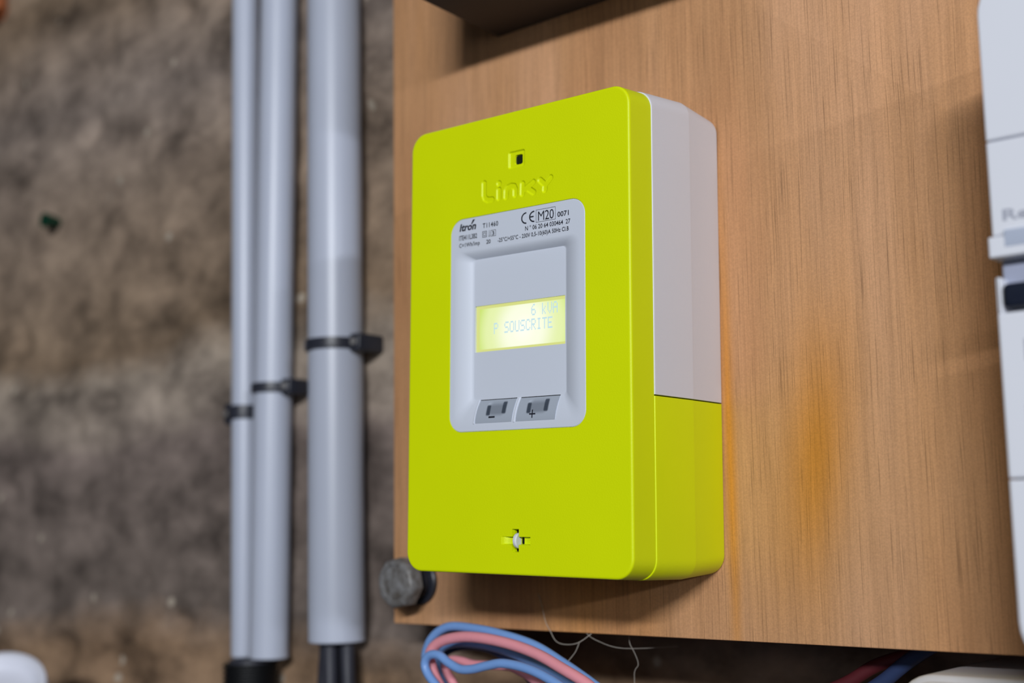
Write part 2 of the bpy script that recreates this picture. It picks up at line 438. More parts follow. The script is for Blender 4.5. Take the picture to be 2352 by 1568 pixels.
# the word sinks below the face with a soft shoulder; strokes 2.6 mm wide
def h_word(x, z):
    d = 9.0
    for s in STROKES:
        for a, b in zip(s, s[1:]): d = min(d, seg_d(x, z, a, b))
    return 0.52 * (1 - sstep(0.95, 1.5, d))
def sd_box(x, z, x0, x1, z0, z1, r=0.3):
    qx = abs(x - (x0 + x1) / 2) - (x1 - x0) / 2 + r; qz = abs(z - (z0 + z1) / 2) - (z1 - z0) / 2 + r
    return math.hypot(max(qx, 0), max(qz, 0)) + min(max(qx, qz), 0) - r
def h_led(x, z):
    h = 0.75 * (1 - sstep(-0.25, 0.35, sd_box(x, z, -2.2, 6.4, 74.6, 81.7, 0.7)))
    return h + 1.6 * (1 - sstep(-0.1, 0.1, sd_box(x, z, 0.7, 4.9, 76.0, 80.0, 0.9)))
def h_cross(x, z):
    h = 0
    sl = 1 - sstep(-0.1, 0.1, sd_box(x, z, -5.6, 9.8, -87.2, -84.1, 0.1))
    h = max(h, sl * (0.15 + 1.7 * (sstep(-5.6, -1.0, x) if x < 4 else 1.0)))
    h = max(h, 3.2 * (1 - sstep(-0.1, 0.1, sd_box(x, z, 0.3, 3.7, -90.3, -81.0, 0.2))))
    h = max(h, 3.0 * (1 - sstep(-0.1, 0.1, sd_box(x, z, 3.9, 5.4, -87.1, -84.2, 0.5))))
    return h
PATCHES = [(-20.0, 23.6, 59.6, 72.8, h_word, 0.2), (-4.0, 8.0, 73.0, 83.0, h_led, 0.2), (-7.4, 11.4, -92.0, -79.4, h_cross, 0.2)]

PX0, PX1, PZ0, PZ1 = 1.394 - 37.43, 1.394 + 37.43, -39.28, 55.87
def front_cover():
    bm = bmesh.new()
    L = []
    R = 8.5; f = 1.0
    L.append(rr(-HW + 1.5, HW - 1.5, -98.5, 98.5, 7.0, -D, 12))
    for k in range(6):
        a = math.radians(90 * k / 5); i = f * (1 - math.sin(a))
        L.append(rr(-HW + i, HW - i, -100 + i, 100 - i, R - i, -D + f * (1 - math.cos(a)), 12))
    L.append(rr(-HW, HW, -100.03, 100.05, R, -D + 1.6, 12))
    L.append(rr(-HW, HW, -100.55, 101.15, R, -D + 15.8, 12))
    L.append(rr(-HW + 2.2, HW - 2.2, -98, 98, R - 2, -D + 15.8, 12))
    rings = loft(bm, L)
    edges = set()
    def ring_edges(vs):
        for a, b in zip(vs, vs[1:] + vs[:1]):
            e = bm.edges.get((a, b)) or bm.edges.new((a, b)); edges.add(e)
    ring_edges(rings[0])
    g = 0.18
    wl = [rr(PX0 - g, PX1 + g, PZ0 - g, PZ1 + g, 7 + g, -D, 12), rr(PX0 - g + .1, PX1 + g - .1, PZ0 - g + .1, PZ1 + g - .1, 7 + g - .1, -D + .15, 12), rr(PX0 - g + .1, PX1 + g - .1, PZ0 - g + .1, PZ1 + g - .1, 7 + g - .1, -D + 3, 12)]
    wr = loft(bm, wl); ring_edges(wr[0])
    for x0, x1, z0, z1, fn, st in PATCHES:
        nx = int(round((x1 - x0) / st)); nz = int(round((z1 - z0) / st))
        G = []
        for j in range(nz + 1):
            row = []
            for i in range(nx + 1):
                x = x0 + (x1 - x0) * i / nx; z = z0 + (z1 - z0) * j / nz
                row.append(bm.verts.new((x, -D + fn(x, z), z)))
            G.append(row)
        for j in range(nz):
            for i in range(nx):
                bm.faces.new((G[j][i], G[j][i + 1], G[j + 1][i + 1], G[j + 1][i]))
        per = G[0][:-1] + [G[j][-1] for j in range(nz)] + list(reversed(G[-1]))[:-1] + [G[j][0] for j in range(nz, 0, -1)]
        ring_edges(per)
    bmesh.ops.triangle_fill(bm, use_beauty=True, use_dissolve=False, edges=list(edges))
    return build('front_cover', bm, M_yellow, meter, 50)
front_cover()

def base_part(name, zlo, zhi, rlo, rhi, mat, lab):
    """section of the deep housing behind the cover; outline grows to the crease then shrinks to the board"""
    bm = bmesh.new(); L = []
    ys = [(-55.42, .25, .8, .4), (-55.40, -.06, 1.2, .6), (-55.25, -.28, 1.45, .8), (-54.95, -.38, 1.55, .9), (-54.6, -.40, 1.6, .92),
          (-26.6, -.40, 4.3, 1.6), (-26.1, -.40, 4.35, 1.6), (-25.5, -.33, 4.3, 1.55), (-25.0, -.28, 4.25, 1.5), (-2.4, .60, 2.6, .3), (-1.6, .65, 2.5, .2), (-1.0, 1.2, 2.1, -.2)]
    for y, ins, top, bot in ys:
        z1 = zhi + (top if rhi > 1 else 0); z0 = zlo - (bot if rlo > 1 else 0)
        L.append(rr(-HW + ins, HW - ins, z0, z1, (rhi, rhi, rlo, rlo), y, 10))
    loft(bm, L, True, True)
    return build(name, bm, mat, meter, 28)
base_part('base_housing', -26.45, 100, 0.01, 8.5, M_white, None)['label'] = 'white upper housing behind the cover'
base_part('terminal_cover', -100, -27.05, 8.5, 0.01, M_yellow, None)
bm = bmesh.new(); box(bm, -HW + 1.5, HW - 1.5, -54, -2, -29, -25)
build('joint_gap', bm, M_dark, meter)

# grey front panel: flat rim, sloped scoop, sunk inner window
PEXP = 1.9
IX0, IX1, IZ0, IZ1 = -24.4, 26.7, -25.3, 37.2
LX0, LX1, LZ0, LZ1 = -24.2, 26.5, -4.3, 16.2
def front_panel():
    bm = bmesh.new(); L = []
    n = 10
    L.append(rr(PX0, PX1, PZ0, PZ1, 7, -D + 3, n))
    L.append(rr(PX0, PX1, PZ0, PZ1, 7, -D + .25, n))
    L.append(rr(PX0 + .25, PX1 - .25, PZ0 + .25, PZ1 - .25, 6.75, -D, n))
    a0 = (-34.0, 36.3, -37.2, 41.2, 4.5); a1 = (IX0, IX1, IZ0, IZ1, 1.6)
    for k in range(11):
        t = k / 10
        v = [p + (q - p) * t for p, q in zip(a0, a1)]
        dep = 3.0 * (t ** PEXP)
        L.append(rr(v[0], v[1], v[2], v[3], v[4], -D + dep, n))
    L.append(rr(IX0 + .25, IX1 - .12, IZ0 + .3, IZ1 - .3, 1.3, -D + 3, n))
    R = loft(bm, L)
    edges = []
    def ring(vs):
        for a, b in zip(vs, vs[1:] + vs[:1]):
            e = bm.edges.get((a, b)) or bm.edges.new((a, b)); edges.append(e)
    ring(R[-1])
    lc = loft(bm, [rr(LX0 + .3, LX1 - .3, LZ0, LZ1, 0.15, -D + 3.0, 2), rr(LX0 + .3, LX1 - .3, LZ0, LZ1, 0.15, -D + 4.6, 2)])
    ring(lc[0])
    bmesh.ops.triangle_fill(bm, use_beauty=True, use_dissolve=False, edges=edges)
    return build('front_panel', bm, M_panel, meter, 40)
panel = front_panel(); panel['label'] = 'pale grey panel printed with the rating'

# text helper: measured text turned to mesh, fitted to a width and cap height
def text_bm(body, x0, zb, width, cap, bold=0.0, shear=0.0, y=-D - 0.03, spacing=1.0, th=0.03):
    cu = bpy.data.curves.new('t', 'FONT'); cu.body = body; cu.size = 1.0; cu.offset = bold; cu.space_character = spacing; cu.resolution_u = 3
    o = bpy.data.objects.new('t', cu); COL.objects.link(o)
    dg = bpy.context.evaluated_depsgraph_get(); me = bpy.data.meshes.new_from_object(o.evaluated_get(dg))
    bpy.data.objects.remove(o); bpy.data.curves.remove(cu)
    bm = bmesh.new(); bm.from_mesh(me); bpy.data.meshes.remove(me)
    xs = [v.co.x for v in bm.verts]; mn, mx = min(xs), max(xs)
    H = 0.729 + 2 * bold          # cap height of the built-in face
    for v in bm.verts:
        x = (v.co.x - mn) / (mx - mn) * width; z = (v.co.y + bold) / H * cap
        v.co = Vector((x0 + x + z * shear, y, zb + z))
    return bm
def add_text(parent, mat, body, x0, zb, width, cap, **k):
    return build('printed_text', text_bm(body, x0, zb, width, cap, **k), mat, parent, 0, recalc=False)
T = [('T11460', -17.1, 50.1, 8.9, 2.3, .02, 0, 1.15), ('ITE411L3B2', -31.0, 46.25, 10.6, 2.35, .02, 0, 1.0), ('C=1Wh/Imp', -31.0, 43.0, 12.2, 2.0, .02, 0, 1.1),
     ('20', -15.0, 42.8, 2.5, 2.0, .02, 0, 1.0), ('-25°C/+55°C - 230V 0,5-10(60)A 50Hz Cl.B', -8.4, 42.65, 38.9, 1.95, .02, 0, 1.05),
     ('N ° 06 20 64 030464  27', 7.0, 45.65, 24.3, 2.1, .015, 0, 1.0), ('0071', 24.5, 49.15, 6.0, 2.35, .018, 0, 1.0), ('M20', 14.1, 49.0, 8.5, 4.3, .0, 0, 0.95)]
for body, x, z, wd, cap, bo, shr, sp in T:
    add_text(panel, M_ink, body, x, z, wd, cap, bold=bo, shear=shr, spacing=sp)
bm = text_bm('Itron', -30.9, 50.35, 9.6, 3.6, bold=0.035, shear=0.22)
vs = [bm.verts.new((x, -D - .03, z)) for x, z in ((-24.1, 52.9), (-23.4, 52.9), (-21.6, 54.9), (-22.9, 54.9))]; bm.faces.new(vs)
build('printed_text', bm, M_ink, panel, 0, recalc=False)
def frame_bm(bm, x0, x1, z0, z1, t, y=-D - .03):
    a = rr(x0, x1, z0, z1, 0, y, 1); b = rr(x0 + t, x1 - t, z0 + t, z1 - t, 0, y, 1); loft(bm, [a, b])
def arc_bm(bm, cx, cz, r, t, a0, a1, sx=1.0, y=-D - .03, n=20):
    o_, i_ = [], []
    for k in range(n + 1):
        a = math.radians(a0 + (a1 - a0) * k / n)
        o_.append(Vector((cx + sx * r * math.cos(a), y, cz + r * math.sin(a)))); i_.append(Vector((cx + sx * (r - t) * math.cos(a), y, cz + (r - t) * math.sin(a))))
    loft(bm, [o_, i_], closed=False)
def quad(bm, x0, x1, z0, z1, y=-D - .03):
    bm.faces.new([bm.verts.new(p) for p in ((x0, y, z0), (x1, y, z0), (x1, y, z1), (x0, y, z1))])
bm = bmesh.new()
arc_bm(bm, 7.5, 51.2, 2.55, .62, 85, 275, 1.05); arc_bm(bm, 11.9, 51.3, 2.5, .62, 85, 275, 1.08)
quad(bm, 9.4, 11.7, 51.0, 51.6)
build('conformity_mark', bm, M_ink, panel, 0)
bm = bmesh.new(); frame_bm(bm, 12.95, 23.5, 48.4, 53.9, .18); build('printed_frame', bm, M_ink, panel, 0)
bm = bmesh.new(); frame_bm(bm, -17.3, -14.7, 45.9, 48.7, .25); frame_bm(bm, -16.7, -15.3, 46.55, 48.05, .22); build('printed_symbol', bm, M_ink, panel, 0)
bm = bmesh.new(); arc_bm(bm, -13.3, 46.2, .42, .2, 0, 360); quad(bm, -13.4, -13.2, 46.55, 48.8); build('printed_symbol', bm, M_ink, panel, 0)
bm = bmesh.new(); frame_bm(bm, -12.5, -9.5, 45.8, 48.6, .2); build('printed_symbol', bm, M_ink, panel, 0)
add_text(panel, M_ink, '3', -11.7, 46.2, 1.3, 2.0, bold=.02)

# lit display
def screen_mat():
    m, nt, b = new_mat('lit_display'); L = nt.links
    tc = node(nt, 'ShaderNodeTexCoord')
    mp = node(nt, 'ShaderNodeMapping'); mp.inputs['Location'].default_value = (-0.003, 0, -0.0040); mp.inputs['Scale'].default_value = (1, 0, 1)
    mp.vector_type = 'POINT'
    L.new(tc.outputs['Object'], mp.inputs['Vector'])
    ln = node(nt, 'ShaderNodeVectorMath', operation='LENGTH'); L.new(mp.outputs[0], ln.inputs[0])
    cr = node(nt, 'ShaderNodeValToRGB'); e = cr.color_ramp.elements
    cr.color_ramp.interpolation = 'EASE'
    mr = node(nt, 'ShaderNodeMapRange'); mr.inputs['From Max'].default_value = 0.030; L.new(ln.outputs['Value'], mr.inputs['Value'])
    e[0].position = 0.0; e[0].color = (1.0, 1.0, 0.86, 1)
    e[1].position = 1.0; e[1].color = lin((190, 220, 84)) + (1,)
    k = e.new(0.27); k.color = lin((248, 251, 226)) + (1,)
    k = e.new(0.66); k.color = lin((226, 239, 172)) + (1,)
    L.new(mr.outputs[0], cr.inputs['Fac'])
    b.inputs['Base Color'].default_value = (0.02, 0.02, 0.01, 1); b.inputs['Roughness'].default_value = 0.25
    L.new(cr.outputs['Color'], b.inputs['Emission Color']); b.inputs['Emission Strength'].default_value = 1.03
    return m
def emit(name, rgb, s=1.0):
    m, nt, b = new_mat(name); b.inputs['Base Color'].default_value = (0.02, 0.02, 0.02, 1)
    b.inputs['Emission Color'].default_value = lin(rgb) + (1,); b.inputs['Emission Strength'].default_value = s; return m
M_screen = screen_mat(); M_lcdtext = emit('lit_characters', (190, 226, 240), 0.95); M_guide = emit('light_guide', (222, 228, 136), 0.9)
SY = -D + 4.0
bm = bmesh.new(); box(bm, LX0 + .35, LX1 - .35, SY, SY + .5, LZ0 + .1, LZ1 - .1)
display = build('display', bm, M_screen, meter, 0); display['label'] = 'lit yellow-green display'
bm = bmesh.new()
a = rr(LX0 + .32, LX1 - .32, LZ0 + .03, LZ1 - .03, .1, -D + 3.1, 2); b = rr(LX0 + .32, LX1 - .32, LZ0 + .03, LZ1 - .03, .1, SY, 2)
c = rr(LX0 + 2.0, LX1 - .9, LZ0 + 1.0, LZ1 - 1.2, .4, SY - .05, 2); d = rr(LX0 + 2.2, LX1 - 1.05, LZ0 + 1.15, LZ1 - 1.35, .4, SY - .01, 2)
loft(bm, [rr(LX0 + .32, LX1 - .32, LZ0 + .03, LZ1 - .03, .1, SY - .05, 2), c, d])
build('light_guide_rim', bm, M_guide, display, 0)
F57 = {'P': '11110 10001 10001 11110 10000 10000 10000', 'S': '01111 10000 10000 01110 00001 00001 11110', 'O': '01110 10001 10001 10001 10001 10001 01110',
       'U': '10001 10001 10001 10001 10001 10001 01110', 'C': '01110 10001 10000 10000 10000 10001 01110', 'R': '11110 10001 10001 11110 10100 10010 10001',
       'I': '01110 00100 00100 00100 00100 00100 01110', 'T': '11111 00100 00100 00100 00100 00100 00100', 'E': '11111 10000 10000 11110 10000 10000 11111',
       '6': '00110 01000 10000 11110 10001 10001 01110', 'k': '10000 10000 10010 10100 11000 10100 10010', 'V': '10001 10001 10001 10001 10001 01010 00100',
       'A': '01110 10001 10001 11111 10001 10001 10001'}
bm = bmesh.new()
for txt, x0, zb, pitch in (('6 kVA', 7.2, 9.45, 2.95), ('P SOUSCRITE', -13.8, 3.2, 3.0)):
    for i, ch in enumerate(txt):
        if ch == ' ': continue
        for r_i, row in enumerate(F57[ch].split()):
            for c_i, bit in enumerate(row):
                if bit == '1':
                    x = x0 + i * pitch + c_i * 0.50; z = zb + (6 - r_i) * 0.70
                    quad(bm, x, x + 0.46, z, z + 0.65, SY - 0.03)
build('display_text', bm, M_lcdtext, display, 0)

# push buttons in the lower slope
def slope_y(z):
    t = (-37.2 - z) / (-37.2 - IZ0); t = max(0, min(1, t)); return -D + 3.0 * (t ** PEXP)
def button_mat():
    m, nt, b = new_mat('smoky_button'); L = nt.links
    at = node(nt, 'ShaderNodeAttribute', attribute_name='shade')
    L.new(at.outputs['Color'], b.inputs['Base Color'])
    b.inputs['Roughness'].default_value = 0.25; b.inputs['Specular IOR Level'].default_value = 0.5
    return m
M_button = button_mat()
def button(x0, x1, ux0, ux1, sym):
    bm = bmesh.new(); nx, nz = 70, 34; z0, z1 = -35.8, -25.75
    G = []
    for j in range(nz + 1):
        z = z0 + (z1 - z0) * j / nz; k = (z - z0) / (z1 - z0)
        xa, xb = x0 + .9 * k, x1 + .9 * k
        G.append([bm.verts.new((xa + (xb - xa) * i / nx, slope_y(z) - .12 - .25 * (1 - abs(2 * k - 1) ** 3), z)) for i in range(nx + 1)])
    for j in range(nz):
        for i in range(nx): bm.faces.new((G[j][i], G[j][i + 1], G[j + 1][i + 1], G[j + 1][i]))
    per = [G[0], [r[-1] for r in G], G[-1][::-1], [r[0] for r in G][::-1]]
    for s in per:
        lo = [bm.verts.new((v.co.x, v.co.y + 1.2, v.co.z)) for v in s]
        for a, b_, c, d in zip(s, s[1:], lo[1:], lo): bm.faces.new((a, b_, c, d))
    o = build('button', bm, M_button, meter, 40)
    me = o.data; ca = me.color_attributes.new('shade', 'FLOAT_COLOR', 'POINT')
    A = lin((176, 184, 196)); B = lin((70, 78, 90))
    for v in me.vertices:
        x, z = v.co.x / MM, v.co.z / MM
        d = min(max(sd_box(x, z, ux0 - .8, ux0 + .8, -32.3, -28.4, .3), 0), max(sd_box(x, z, ux1 - .9, ux1 + .8, -31.8, -27.2, .3), 0))
        body = max(sd_box(x, z, ux0 + 1, ux1 - .5, -31.5, -28.2, 1.5), 0)
        t = max(1 - sstep(0, .7, d), 0.5 * (1 - sstep(0, 2.2, body)))
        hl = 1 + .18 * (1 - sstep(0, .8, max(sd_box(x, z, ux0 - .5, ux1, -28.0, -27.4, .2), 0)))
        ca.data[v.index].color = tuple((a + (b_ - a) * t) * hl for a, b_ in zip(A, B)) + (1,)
    bm = bmesh.new()
    cx = (x0 + x1) / 2 - .9 if sym == '-' else (ux0 + ux1) / 2 - 2.4
    def bar(xa, xb, za, zb):
        k_ = [za + (zb - za) * q / 6 for q in range(7)]
        dep = lambda z: slope_y(z) - .12 - .25 * (1 - abs(2 * (z + 35.8) / 10.05 - 1) ** 3)
        rows = [[bm.verts.new((x, dep(z) - o_, z)) for x, o_ in ((xa, -.1), (xa, .06), (xb, .06), (xb, -.1))] for z in k_]
        for p, q in zip(rows, rows[1:]):
            for i in range(3): bm.faces.new((p[i], p[i + 1], q[i + 1], q[i]))
        bm.faces.new(rows[0]); bm.faces.new(rows[-1])
    if sym == '-': bar(cx - 1.7, cx + 1.8, -33.75, -33.0)
    else: bar(cx - 1.6, cx + 1.7, -33.3, -32.7); bar(cx - .25, cx + .25, -34.7, -31.2)
    build('button_symbol', bm, M_ink, o, 0)
    bm = bmesh.new()      # dark line under the top edge
    return o
button(-20.9, -0.4, -13.8, -5.1, '-')['label'] = 'smoky grey minus button'
button(2.0, 22.9, 8.7, 17.8, '+')['label'] = 'smoky grey plus button'
for xa in (-21.6, 1.0):
    bm = bmesh.new(); pts = []
    for k in range(8):
        z = -36.0 + 10.3 * k / 7; pts.append(Vector((xa + .9 * k / 7, slope_y(z) - .1, z)))
    tube(bm, pts, .38, 8)
    build('button_rib', bm, M_panel, panel, 40)
for xa, xb in ((-20.0, 0.5), (2.9, 23.8)):
    bm = bmesh.new(); box(bm, xa, xb, -D + 2.72, -D + 3.4, -25.72, -25.42)
    build('button_gap', bm, M_dark, panel, 0)

# indicator window and seal screw
bm = bmesh.new(); slab(bm, 0.75, 4.85, 76.05, 79.95, -D + 1.35, -D + 2.3, .9, .3)
build('indicator_window', bm, M_glass, meter)
bm = bmesh.new(); lathe(bm, [(0.01, -.95), (2.7, -.95), (3.2, -.55), (3.3, 0), (3.2, .55), (2.7, .95), (0.01, .95)], (2.25, -D + 1.7, -85.7), (1, 0, 0), 40)
build('seal_screw', bm, M_white, meter)['label'] = 'white sealing disc in a cross-shaped slot'
bm = bmesh.new(); box(bm, 0.35, 3.65, -D + 3.0, -D + 3.15, -90.2, -81.1); box(bm, 4.0, 5.3, -D + 2.05, -D + 2.3, -87.0, -84.3)
build('slot_shadow_gap', bm, M_dark, meter, 0)

# ------------------------------------------------------------------ conduits
def wall_pipe(name, label, xt, xb, y, r, ztop, zbot):
    """straight conduit leaning slightly; hollow, cut square at the foot"""
    a = Vector((xt[0], y, xt[1])); b = Vector((xb[0], y, xb[1]))
    d = (b - a).normalized()
    top = a + d * ((ztop - a.z) / d.z); bot = a + d * ((zbot - a.z) / d.z)
    root = empty(name, bot)
    tag(root, label, 'pipe', 'grey conduits on the masonry wall')
    bm = bmesh.new(); n = 40
    s = d.cross(Vector((0, 1, 0))).normalized(); c = d.cross(s)
    Lr = []
    for p, q in ((top, r), (bot - d * .6, r), (bot, r - .5), (bot, r - 1.8), (bot - d * 40, r - 1.8)):
        Lr.append([p - bot + (s * math.cos(2 * math.pi * k / n) + c * math.sin(2 * math.pi * k / n)) * q for k in range(n)])
    loft(bm, Lr)
    build('tube', bm, M_pipe, root)
    return root, bot
big, big_b = wall_pipe('conduit_pipe', 'widest of the three grey pipes, nearest the wooden board', (-223.24, 247.53), (-217.67, -140.95), 26.0, 16.4, 520, -144.0)
med, med_b = wall_pipe('conduit_pipe', 'middle grey pipe, between the widest and the thinnest pipe', (-281.39, 265.47), (-283.59, -154.45), 30.0, 12.0, 520, -157.0)
thin, thin_b = wall_pipe('conduit_pipe', 'thinnest grey pipe, farthest left and partly behind the middle pipe', (-322.4, 278.59), (-312.2, -156.11), 34.5, 9.0, 520, -158.0)

def clip(label, cx, cy, cz, r, bx, hz=3.2):
    """black strap clip: band round the pipe, foot block with a nail on one side"""
    root = empty('pipe_clip', (cx, cy, cz)); tag(root, label, 'clip', 'black clips holding the pipes')
    bm = bmesh.new(); P = []
    n = 24
    a0, a1 = -10, 190
    inner, outer = [], []
    L = []
    for k in range(n + 1):
        a = math.radians(a0 + (a1 - a0) * k / n)
        ca, sa = math.cos(a), -math.sin(a)
        L.append([Vector((ca * (r + o), sa * (r + o), z)) for o, z in ((.15, -hz), (1.9, -hz * .9), (2.1, 0), (1.9, hz * .9), (.15, hz))])
    loft(bm, L, True, True)
    build('strap', bm, M_black, root)
    s = 1 if bx > 0 else -1
    bm = bmesh.new(); xa, xb = sorted((s * (r + .3), s * (r + abs(bx))))
    box(bm, xa, xb, -5, 41 - cy, -hz * 1.5, hz * 1.5, 1.2)
    build('foot', bm, M_black, root)
    bm = bmesh.new(); lathe(bm, [(0.01, 2.0), (1.6, 1.9), (2.3, 1.0), (2.4, 0), (2.4, -1)], ((xa + xb) / 2, -5, 0), (0, -1, 0), 20)
    build('nail_head', bm, M_steel, root)
clip('black clip round the widest pipe', -220.1, 26.0, 28.5, 16.5, 9, 3.4)
clip('black clip round the middle pipe, beside the widest pipe', -282.3, 30.0, 8.2, 12.1, 8.5, 3.2)
clip('black clip round the thinnest pipe, lowest and farthest left', -316.2, 34.5, -4.5, 9.1, -7.0, 4.6)

# cables leaving the widest pipe
for i, (dx, dy, bxx, r, lab) in enumerate(((-10, 1, -12.5, 4.2, 'dark cable at the left of the bundle below the widest pipe'), (-1, -4.5, 3.0, 4.6, 'dark cable at the front of the bundle below the widest pipe'),
                                      (7.5, 1, 12.5, 4.4, 'dark cable at the right of the bundle below the widest pipe'), (-1.5, 7.5, -3, 4.2, 'dark cable at the back of the bundle below the widest pipe'))):
    bm = bmesh.new(); x, y, z = big_b
    tube(bm, spline([(x + dx, y + dy, z + 30), (x + dx, y + dy, z - 2), (x + (dx + bxx) * .5, y + dy - 1, z - 30), (x + bxx, y + dy - 2, z - 75), (x + bxx * 1.3, y + dy, z - 130)]), r, 16)
    tag(build('cable', bm, M_darkcable), lab, 'cable', 'dark cables below the widest pipe')
# corrugated sleeve below the two thin pipes
bm = bmesh.new(); prof = []
for k in range(0, 46):
    h = -k * 3.0; prof += [(16.2, h), (16.8, h - .6), (16.8, h - 1.4), (14.8, h - 2.0), (14.8, h - 2.7)]
prof = [(12.6, -6), (12.8, 0.2), (14.4, 0.4)] + prof
lathe(bm, prof, (-297.5, 27.0, -160.5), (0, 0, 1), 40)
bmesh.ops.translate(bm, verts=bm.verts, vec=(0, 0, 0))
root = empty('corrugated_sleeve', (0, 0, 0)); tag(root, 'black ribbed sleeve below the middle and thinnest pipes', 'hose')
build('ribbed_hose', bm, M_rubber, root, 60)
bm = bmesh.new(); lathe(bm, [(10.6, -14), (10.6, 2.2), (11.8, 2.6), (13.0, 2.2), (13.2, -1)], (-297.5, 27.0, -160.5), (0, 0, 1), 40)
build('collar', bm, M_darkcable, root)

# ------------------------------------------------------------------ bolt at the board's lower left corner
root = empty('steel_bolt', (-121.5, 0, -110)); tag(root, 'dull grey steel bolt and nut at the lower left corner of the board', 'bolt')
O = Vector((-124.0, 0, -107.3))
root.location = O * MM
bm = bmesh.new()
def octloop(r, y, rnd=0.0, tilt=0.2):
    out = []
    for k in range(32):
        a = 2 * math.pi * k / 32; ph = (a - tilt + math.pi / 8) % (math.pi / 4) - math.pi / 8
        q = r / math.cos(ph) * (1 - rnd) + rnd * r
        out.append(Vector((q * math.cos(a), y, q * math.sin(a))))
    return out
circ = lambda r, y: [Vector((r * math.cos(2 * math.pi * k / 32), y, r * math.sin(2 * math.pi * k / 32))) for k in range(32)]
loft(bm, [octloop(11.2, -11), octloop(11.9, -11.6), octloop(12.1, -17.5), octloop(11.6, -19.0, .4), octloop(10.6, -19.8, .8), circ(9.3, -19.9), circ(8.9, -19.0), circ(8.3, -18.9), circ(7.8, -19.7), circ(0.01, -20.1)], True, False)
build('nut', bm, M_steel, root)
bm = bmesh.new(); loft(bm, [circ(0.01, -11.1), circ(7.5, -11.1), circ(7.5, -6), circ(8.8, -5.6), circ(8.8, -2.6), circ(.01, -2.6)])
build('shank', bm, M_black, root)
bm = bmesh.new(); loft(bm, [circ(0.01, -2.7), circ(11.0, -2.7), circ(11.8, -2.1), circ(11.8, -.4), circ(11.4, 0), circ(.01, 0)])
build('washer', bm, M_black, root)['label'] = 'dark washer'

# ------------------------------------------------------------------ wires below the board
def wire(label, pts, r, mat, group='loose wires looping below the board', name='wire', cat='wire', seg=14):
    pts = list(pts)
    if 'behind' not in label or 'peeping' in label:
        A, B = Vector(pts[0]), Vector(pts[-1])
        da = (A - Vector(pts[1])).normalized(); db = (B - Vector(pts[-2])).normalized()
        dn = Vector((0, 0, -1))
        pts = [A + da * 34 + dn * 75, A + da * 22 + dn * 14] + pts + [B + db * 22 + dn * 14, B + db * 34 + dn * 75]
    bm = bmesh.new(); tube(bm, spline(pts, 8), r, seg)
    return tag(build(name, bm, mat), label, cat, group)
wire('blue wire, outermost and highest of the loop below the meter', [ (19.2, -22.0, -161.7), (11.3, -22.0, -153.7), (2.1, -22.0, -148.3), (-13.6, -22.0, -140.7), (-31.2, -22.0, -133.4), (-52.8, -22.0, -129.1), (-68.8, -22.0, -127.4), (-82.1, -22.0, -127.1), (-90.3, -22.0, -129.6), (-95.8, -22.0, -133.8), (-98.6, -22.0, -138.3), (-99.7, -22.0, -142.2), (-98.7, -22.0, -147.0), (-94.6, -22.0, -154.1), (-87.9, -22.0, -163.2) ], 2.15, M_blue)
wire('pink wire running under the highest blue wire of the loop', [ (20.0, -29.0, -159.9), (11.1, -29.0, -152.2), (4.1, -29.0, -147.5), (-8.1, -29.0, -142.4), (-22.5, -29.0, -136.8), (-37.5, -29.0, -133.2), (-53.0, -29.0, -131.2), (-65.8, -29.0, -130.8), (-75.6, -29.0, -131.9), (-83.0, -29.0, -133.9), (-87.7, -29.0, -136.7), (-89.8, -29.0, -139.7), (-89.8, -29.0, -143.1), (-86.5, -29.0, -150.5), (-78.6, -29.0, -162.2) ], 2.5, M_pink)
wire('blue wire running under the pink wire of the loop', [ (-2.4, -9.0, -164.0), (-12.5, -9.0, -155.9), (-19.4, -9.0, -151.4), (-33.0, -9.0, -146.3), (-51.5, -9.0, -140.1), (-67.5, -9.0, -136.8), (-77.4, -9.0, -135.9), (-87.5, -9.0, -135.8), (-97.2, -9.0, -137.2), (-102.8, -9.0, -140.5), (-104.9, -9.0, -145.1), (-102.9, -9.0, -151.4), (-96.0, -9.0, -162.8) ], 2.4, M_blue)
wire('blue wire waving along the bottom of the loop', [ (2.6, -36.0, -155.4), (-2.8, -36.0, -149.8), (-14.1, -36.0, -144.9), (-25.7, -36.0, -141.9), (-37.7, -36.0, -140.9), (-46.9, -36.0, -142.4), (-56.4, -36.0, -144.5), (-64.0, -36.0, -144.8), (-71.1, -36.0, -142.4), (-77.0, -36.0, -139.4), (-82.3, -36.0, -139.3), (-85.7, -36.0, -141.5), (-86.4, -36.0, -145.1), (-83.8, -36.0, -149.2), (-78.5, -36.0, -154.0), (-72.0, -36.0, -161.0) ], 2.1, M_blue)
wire('pink wire peeping out behind the waving blue wire', [ (-31.3, -15.0, -153.9), (-46.5, -15.0, -146.1), (-55.9, -15.0, -144.8), (-73.4, -15.0, -145.3), (-82.1, -15.0, -144.1), (-88.8, -15.0, -144.0), (-93.0, -15.0, -146.4), (-91.6, -15.0, -150.2), (-87.6, -15.0, -155.3), (-82.3, -15.0, -164.0) ], 2.2, M_pink)
wire('navy wire in the shadow inside the loop', [ (-54.8, -1.5, -148.3), (-70.8, -1.5, -140.5), (-84.2, -1.5, -138.2), (-97.9, -1.5, -139.4), (-107.1, -1.5, -143.3), (-109.3, -1.5, -148.0), (-107.2, -1.5, -153.9), (-102.3, -1.5, -160.0), (-96.2, -1.5, -166.5) ], 2.1, M_bluedark)
wire('maroon wire running up behind the lower edge of the board, beside the navy one', [(40, 37, -175), (74.6, 36, -157), (94.5, 36, -148), (107.8, 36, -140.3), (121.6, 36, -135.2), (144.1, 35, -126), (170, 34, -112)], 2.9, M_reddark, 'dark wires behind the lower edge of the board')
